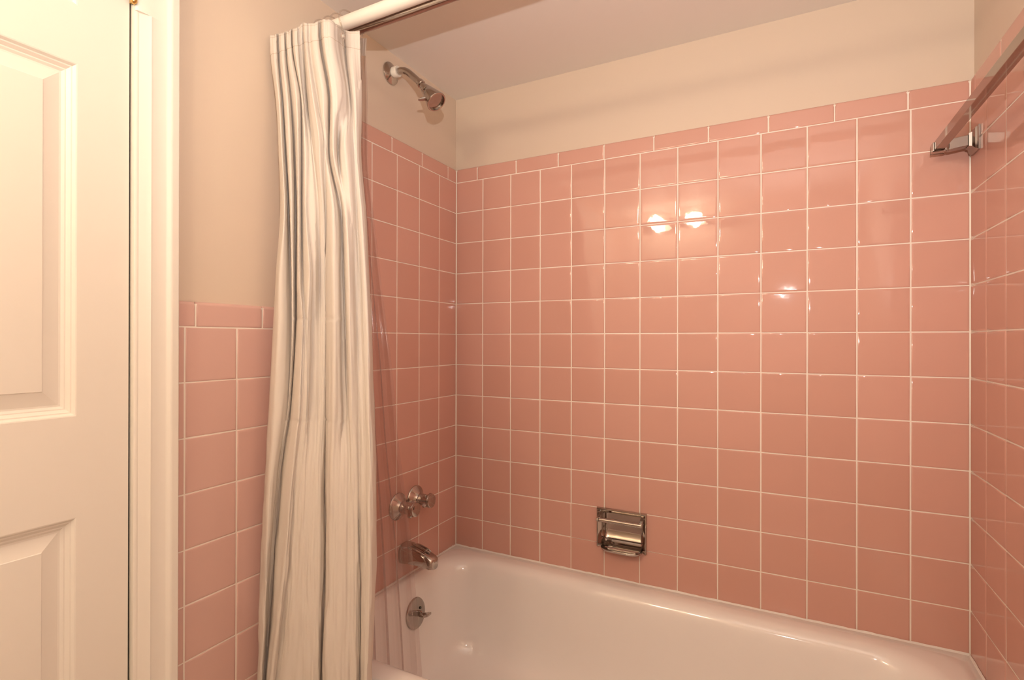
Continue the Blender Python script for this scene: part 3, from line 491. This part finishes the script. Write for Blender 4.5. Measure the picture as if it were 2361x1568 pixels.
# ------------------------------------------------------------------ shower head
sh = thing('shower_fixture', (-TH, -0.363, 2.008), 'chrome shower head on a bent arm high on the beige wall', 'shower head')
m = MB(); m.lathe([(0.0005, .034), (.002, .0342), (.004, .0335), (.0065, .030), (.012, .018), (.0145, .0125)], (1,0,0), (-TH, -0.363, 2.0085), 40)
m.build('escutcheon', CHROME, sh)
m = MB(); m.lathe([(.0, .012), (.0, .0160), (.002, .0166), (.018, .0166), (.0195, .0158), (.0195, .011)], (0.995,0,-0.02), (0.0035, -0.363, 2.0085), 32)
tag(m.build('bushing', PLASTIC, sh), 'white plastic bushing')
P = [(-0.004, 2.0085), (0.02, 2.0085), (0.036, 2.0075), (0.048, 2.0040), (0.059, 1.9975), (0.069, 1.9890), (0.080, 1.9785), (0.095, 1.9640), (0.1085, 1.9515)]
m = MB(); m.tube([(x, -0.363, z) for x, z in P], 0.0103, 20); m.build('arm', CHROME, sh, angle=60)
d = Vector((0.655, -0.03, -0.755)).normalized(); A = Vector((0.1055, -0.363, 1.9545))
m = MB(); m.lathe([(-.002, .0118), (.0, .0125), (.011, .0130), (.0125, .0115)], d, A, 28); m.lathe([(.010, .007), (.013, .0095), (.017, .0105), (.021, .0095), (.023, .008)], d, A, 24)
m.build('swivel_joint', CHROME, sh)
m = MB(); m.lathe([(.0205, .0085), (.0215, .0118), (.031, .0145), (.044, .0180), (.0445, .0172), (.0455, .0185), (.070, .0250), (.091, .0302), (.0975, .0312), (.099, .0302), (.099, .0270), (.090, .0262)], d, A, 40, cap1=False)
m.build('bell', CHROME, sh, angle=40)
m = MB(); m.lathe([(.086, .0), (.0905, .020), (.0905, .0268), (.084, .0268)], d, A, 36); m.build('spray_face', CHROMED, sh)
q = d.cross(Vector((0, 1, 0))).normalized(); lv = (Vector((-0.55, -0.60, -0.25))).normalized()
m = MB(); o = A + d*.076
m.loft([[o + lv*k + Vector((0, 0, 1))*hz*s2 + lv.cross(Vector((0,0,1))).normalized()*hw*s1 for s1, s2 in ((-1,-1),(1,-1),(1,1),(-1,1))] for k, hw, hz in ((.018,.009,.003),(.030,.0085,.0032),(.040,.006,.0028),(.046,.0025,.0018))], 0)
m.build('lever', CHROME, sh, angle=25, bevel=0.0012)

# ------------------------------------------------------------------ towel bar on the right wall
tb = thing('towel_bar', (W, -0.05, 1.62), 'square chrome towel bar on a bracket high on the right tile wall', 'towel bar')
BXc, BZc = W-0.0700, 1.6375
def bracket(y):
    m = MB()
    m.loft([[(W-h, y+sy*hw, 1.6435+sz*hw) for sy, sz in ((-1,-1),(1,-1),(1,1),(-1,1))] for h, hw in ((0.0003, .0285), (.004, .0285), (.0055, .026), (.009, .024), (.0125, .0165), (.018, .0150))], 0)
    m.build('wall_plate', CHROMED, tb, angle=20)
    m = MB()
    m.loft([[(x, y+sy*.0115, z+sz*.0125) for sy, sz in ((-1,-1),(1,-1),(1,1),(-1,1))] for x, z in ((W-.018, 1.6430), (W-.030, 1.6415), (W-.054, 1.6385))], 0)
    m.build('arm', CHROMED, tb, angle=20, bevel=0.001)
    m = MB(); s_ = 1 if y > -0.3 else -1
    a0, a1, b0, b1 = BXc-.0148, BXc+.0110, BZc-.0116, BZc+.0116
    for (p, q_) in (((a0, y-.0115, b0), (a0+.0028, y+.0125, b1)), ((a1-.0028, y-.0115, b0), (a1, y+.0125, b1)), ((a0, y-.0115, b0), (a1, y+.0125, b0+.0026)), ((a0, y+s_*.0095-.0015, b0), (a1, y+s_*.0095+.0015, b1))): m.box(p, q_)
    m.build('socket', CHROME, tb, angle=20, bevel=0.0007)
bracket(-0.047); bracket(-0.655)
m = MB(); m.box((BXc-.0118, -0.648, BZc-.0085), (BXc+.0080, -0.0402, BZc+.0128)); m.build('square_bar', SMOKED, tb, angle=20, bevel=0.0008)

# ------------------------------------------------------------------ rods above the tub
def rod(name, y, z, r, matl, label, ends):
    t = thing(name, (0, y, z), label, 'curtain rod')
    m = MB(); m.lathe([(-TH+.004, r), (W+TH-.004, r)], (1,0,0), (0, y, z), 40); m.build('rod_tube', matl, t)
    for s_ in (0, 1):
        m = MB(); x0 = -TH if s_ == 0 else W+TH; dr = 1 if s_ == 0 else -1
        m.lathe([(0.0003, r+.0014), (.010, r+.0014), (.016, r+.0012), (.018, r+.0004)], (dr,0,0), (x0, y, z), 32); m.build('end_flange', ends, t)
    return t
rod('curtain_rod', -0.695, 1.9490, 0.0158, PLASTIC, 'white plastic-covered curtain rod nearest the room above the tub', PLASTIC)
rod('liner_rod', -0.6635, 1.9465, 0.0127, CHROME, 'thin dark chrome rod just behind and below the white rod', CHROME)

# ------------------------------------------------------------------ cloth surfaces
def catmull(P, sub):
    out = []; n = len(P)
    for i in range(n-1):
        p0 = P[i-1] if i else P[0]*2-P[1]; p1, p2 = P[i], P[i+1]; p3 = P[i+2] if i+2 < n else P[-1]*2-P[-2]
        for k in range(sub):
            t = k/sub
            out.append(0.5*((2*p1) + (p2-p0)*t + (2*p0-5*p1+4*p2-p3)*t*t + (3*p1-p0-3*p2+p3)*t**3))
    out.append(P[-1]); return out
def pchip(ts, vs, t):
    n = len(ts)
    k = max(i for i in range(n-1) if ts[i] <= t or i == 0)
    h = [ts[i+1]-ts[i] for i in range(n-1)]; dl = [(vs[i+1]-vs[i])/h[i] for i in range(n-1)]
    def sl(i):
        if i == 0: return dl[0]
        if i == n-1: return dl[-1]
        if dl[i-1]*dl[i] <= 0: return dl[i-1]*0
        return 2*dl[i-1]*dl[i]/(dl[i-1]+dl[i])
    s_ = (t-ts[k])/h[k]; a, b = vs[k], vs[k+1]; m0, m1 = sl(k)*h[k], sl(k+1)*h[k]
    return (2*s_**3-3*s_**2+1)*a + (s_**3-2*s_**2+s_)*m0 + (-2*s_**3+3*s_**2)*b + (s_**3-s_**2)*m1
def sheet(T, ts, usub, nv):
    K = len(T[0]); cols_ = []
    tv = [ts[0] + (ts[-1]-ts[0])*i/nv for i in range(nv+1)]
    for k in range(K):
        ch = [[T[r][k][c] for r in range(len(T))] for c in range(3)]
        cols_.append([Vector((pchip(ts, ch[0], t), pchip(ts, ch[1], t), pchip(ts, ch[2], t))) for t in tv])
    return [catmull([cols_[k][j] for k in range(K)], usub) for j in range(nv+1)]
def sheet_mesh(name, G, mats, parent=None, disp=None, solid=None, rowmat=None, uvname=None):
    nr, nc = len(G), len(G[0]); V = []; F = []; mi = []; UV = []
    # running length down each column and along each row for the cloth coordinates
    for j in range(nr):
        for i in range(nc):
            p = G[j][i].copy(); dv = (G[0][i]-G[j][i]).length
            UV.append((i/(nc-1), dv))
            if disp:
                a = G[j][min(i+1, nc-1)] - G[j][max(i-1, 0)]; b = G[min(j+1, nr-1)][i] - G[max(j-1, 0)][i]
                nrm = a.cross(b); nrm = nrm.normalized() if nrm.length > 1e-9 else Vector((0,-1,0))
                if nrm.y > 0: nrm = -nrm
                p += nrm*disp(i/(nc-1), dv, p)
            V.append(tuple(p))
    for j in range(nr-1):
        for i in range(nc-1):
            F.append((j*nc+i, j*nc+i+1, (j+1)*nc+i+1, (j+1)*nc+i)); mi.append(rowmat(j/(nr-1)) if rowmat else 0)
    me = bpy.data.meshes.new(name); me.from_pydata(V, [], F); me.update()
    for m_ in mats: me.materials.append(m_)
    ul = me.uv_layers.new(name='cloth')
    for p in me.polygons:
        p.material_index = mi[p.index]
        for li in p.loop_indices: ul.data[li].uv = UV[me.loops[li].vertex_index]
    me.shade_smooth()
    o = bpy.data.objects.new(name, me); COL.objects.link(o)
    if parent: o.parent = parent
    if solid:
        md = o.modifiers.new('solid', 'SOLIDIFY'); md.thickness = solid; md.offset = 0
    return o
ts = [0, .06, .22, .33, .5, .65, .78, .95, 1.15, 1.4, 1.7, 1.95]
def fold_noise(u, dv, p):
    low = min(1.0, max(0.0, (dv-0.55)/0.7))
    q = 0.0016*noise.noise((u*46, dv*3.2, 1.7)) + 0.0011*noise.noise((u*95, dv*2.2, 4.1))
    q += low*(0.0030*noise.noise((u*24+dv*3, dv*9, 8.3)) + 0.0022*noise.noise((u*60-dv*5, dv*16, 2.2)))
    for zc_, uc, uw in ((1.214, .45, .30), (0.990, .45, .34)):            # flat creases left from packing
        w = math.exp(-((p.z-zc_)/0.0022)**2) * (1 if abs(u-uc) < uw else 0); q -= 0.0016*w
    q -= 0.0012*math.exp(-((dv-0.0485)/0.0020)**2) + 0.0006*math.exp(-((dv-0.0065)/0.0014)**2)
    if dv < 0.05: q += 0.0007
    return q
G = sheet([[Vector(v) for v in r] for r in CURTAIN], ts, 6, 360)
cur = sheet_mesh('shower_curtain', G, [CLOTH], disp=fold_noise, solid=0.0004)
tag(cur, 'gathered cream cloth shower curtain bunched at the left of the tub', 'shower curtain')
tl = [88, 130, 200, 350, 500, 690, 850, 1010, 1240, 1440, 1560]
G2 = sheet([[Vector(v) for v in r] for r in LINER], tl, 7, 180)
liner = sheet_mesh('shower_liner', G2, [VINYL, HEADER], rowmat=lambda f: 1 if f < 0.026 else 0)
tag(liner, 'clear vinyl shower liner hanging inside the tub beside the cloth curtain', 'shower liner')

# ------------------------------------------------------------------ curtain hooks
def hook(x, lean, yb, zb, xb, label):
    t = thing('curtain_hook', (x, -0.69, 1.949), label, 'curtain hook', 'clear plastic hooks on the white rod')
    pts = []; n = 28; cy, cz = -0.684, 1.9475
    for i in range(n+1):                                    # over both rods, from the back round to the front
        an = math.radians(-50 + 260*i/n)
        pts.append((x + lean*(i/n), cy + 0.0405*math.cos(an), cz + 0.0295*math.sin(an)))
    pts.append(((x+lean)*.4+xb*.6, (pts[-1][1]+yb)/2-0.004, (pts[-1][2]+zb)/2+0.004)); pts.append((xb, yb, zb+0.012))
    m = MB(); m.tube(pts, 0.0019, 10); m.build('hook_loop', HOOKP, t, angle=None)
    m = MB(); m.lathe([(-.0075, .0005), (-.006, .0042), (-.002, .0064), (.002, .0064), (.006, .0042), (.0075, .001)], (0,0,1), (xb, yb, zb+0.006), 18); m.build('bead', HOOKP, t)
    m = MB(); m.lathe([(0, .001), (.004, .0024), (.012, .0018), (.021, .0006)], (0.1,0,-1), (xb, yb, zb-0.001), 12); m.build('clasp_tip', HOOKP, t)
    return t
hook(0.137, 0.004, -0.757, 1.864, 0.186, 'clear plastic curtain hook with bead hanging in front of the curtain hem')
hook(0.112, 0.0, -0.752, 1.892, 0.118, 'clear curtain hook arching over the rod just left of the beaded hook')
hook(0.087, 0.0, -0.752, 1.892, 0.090, 'clear curtain hook behind the widest curtain fold, second left of the beaded hook')
hook(0.056, 0.0, -0.752, 1.892, 0.060, 'clear curtain hook behind the curtain folds, third left of the beaded hook')

# ------------------------------------------------------------------ vanity light on the wall behind the photographer
vl = thing('vanity_light', (0.45, YN, 1.98), 'three globe vanity light on the wall opposite the tub', 'light fixture')
m = MB(); m.box((0.20, YN+0.001, 1.945), (0.84, YN+0.03, 2.015)); m.build('back_bar', CHROME, vl, bevel=0.004, angle=30)
for i, x in enumerate((0.322, 0.570)):
    m = MB(); m.lathe([(0, .022), (.03, .022), (.034, .018), (.075, .015)], (0,1,0), (x, YN+0.03, 1.974), 24); m.build('socket', CHROME, vl)
    m = MB(); n = 12
    m.lathe([(-.055*math.cos(PI*k/n), .055*math.sin(PI*k/n)) for k in range(n+1)], (0,1,0), (x, YN+0.13, 1.974), 24); m.build('globe', BULB, vl)

# ------------------------------------------------------------------ light, camera, view
fl = bpy.data.lights.new('camera_flash', 'POINT'); fl.energy = 3.5; fl.color = (1.0, 0.965, 0.925); fl.shadow_soft_size = 0.008
fo = bpy.data.objects.new('camera_flash', fl); COL.objects.link(fo); fo.location = (1.12, -1.655, 1.442)
bl = bpy.data.lights.new('flash_beam', 'SPOT'); bl.energy = 39; bl.color = (1.0, 0.965, 0.925); bl.shadow_soft_size = 0.008; bl.spot_size = math.radians(170); bl.spot_blend = 1.0
bo = bpy.data.objects.new('flash_beam', bl); COL.objects.link(bo); bo.location = (1.12, -1.655, 1.442)
bo.rotation_euler = Vector((0.0, 0.9, 0.85)).to_track_quat('-Z', 'Y').to_euler()
wd = bpy.data.worlds.new('world'); sc.world = wd; wd.use_nodes = True
wd.node_tree.nodes['Background'].inputs[0].default_value = (0.02, 0.017, 0.015, 1)

cam = bpy.data.cameras.new('camera'); cam.sensor_width = 36.0; cam.lens = 36.0*1202.715/2361.0; cam.clip_start = 0.02
co = bpy.data.objects.new('camera', cam); COL.objects.link(co)
yaw, pitch, roll = 0.4759, 0.0015, 0.0017
f_ = Vector((-math.sin(yaw)*math.cos(pitch), math.cos(yaw)*math.cos(pitch), math.sin(pitch)))
r0 = Vector((math.cos(yaw), math.sin(yaw), 0)); u0 = r0.cross(f_)
r_ = r0*math.cos(roll) + u0*math.sin(roll); u_ = -r0*math.sin(roll) + u0*math.cos(roll)
M = Matrix((r_, u_, -f_)).transposed().to_4x4(); M.translation = Vector((1.0857, -1.6478, 1.1666))
co.matrix_world = M; sc.camera = co
sc.view_settings.view_transform = 'Standard'; sc.view_settings.look = 'None'
sc.view_settings.gamma = 1.0; sc.view_settings.exposure = 0.10; sc.view_settings.use_curve_mapping = False
sc.cycles.use_denoising = True; sc.cycles.max_bounces = 12; sc.cycles.transparent_max_bounces = 24
sc.cycles.caustics_reflective = False; sc.cycles.caustics_refractive = False
sc.cycles.sample_clamp_indirect = 6.0
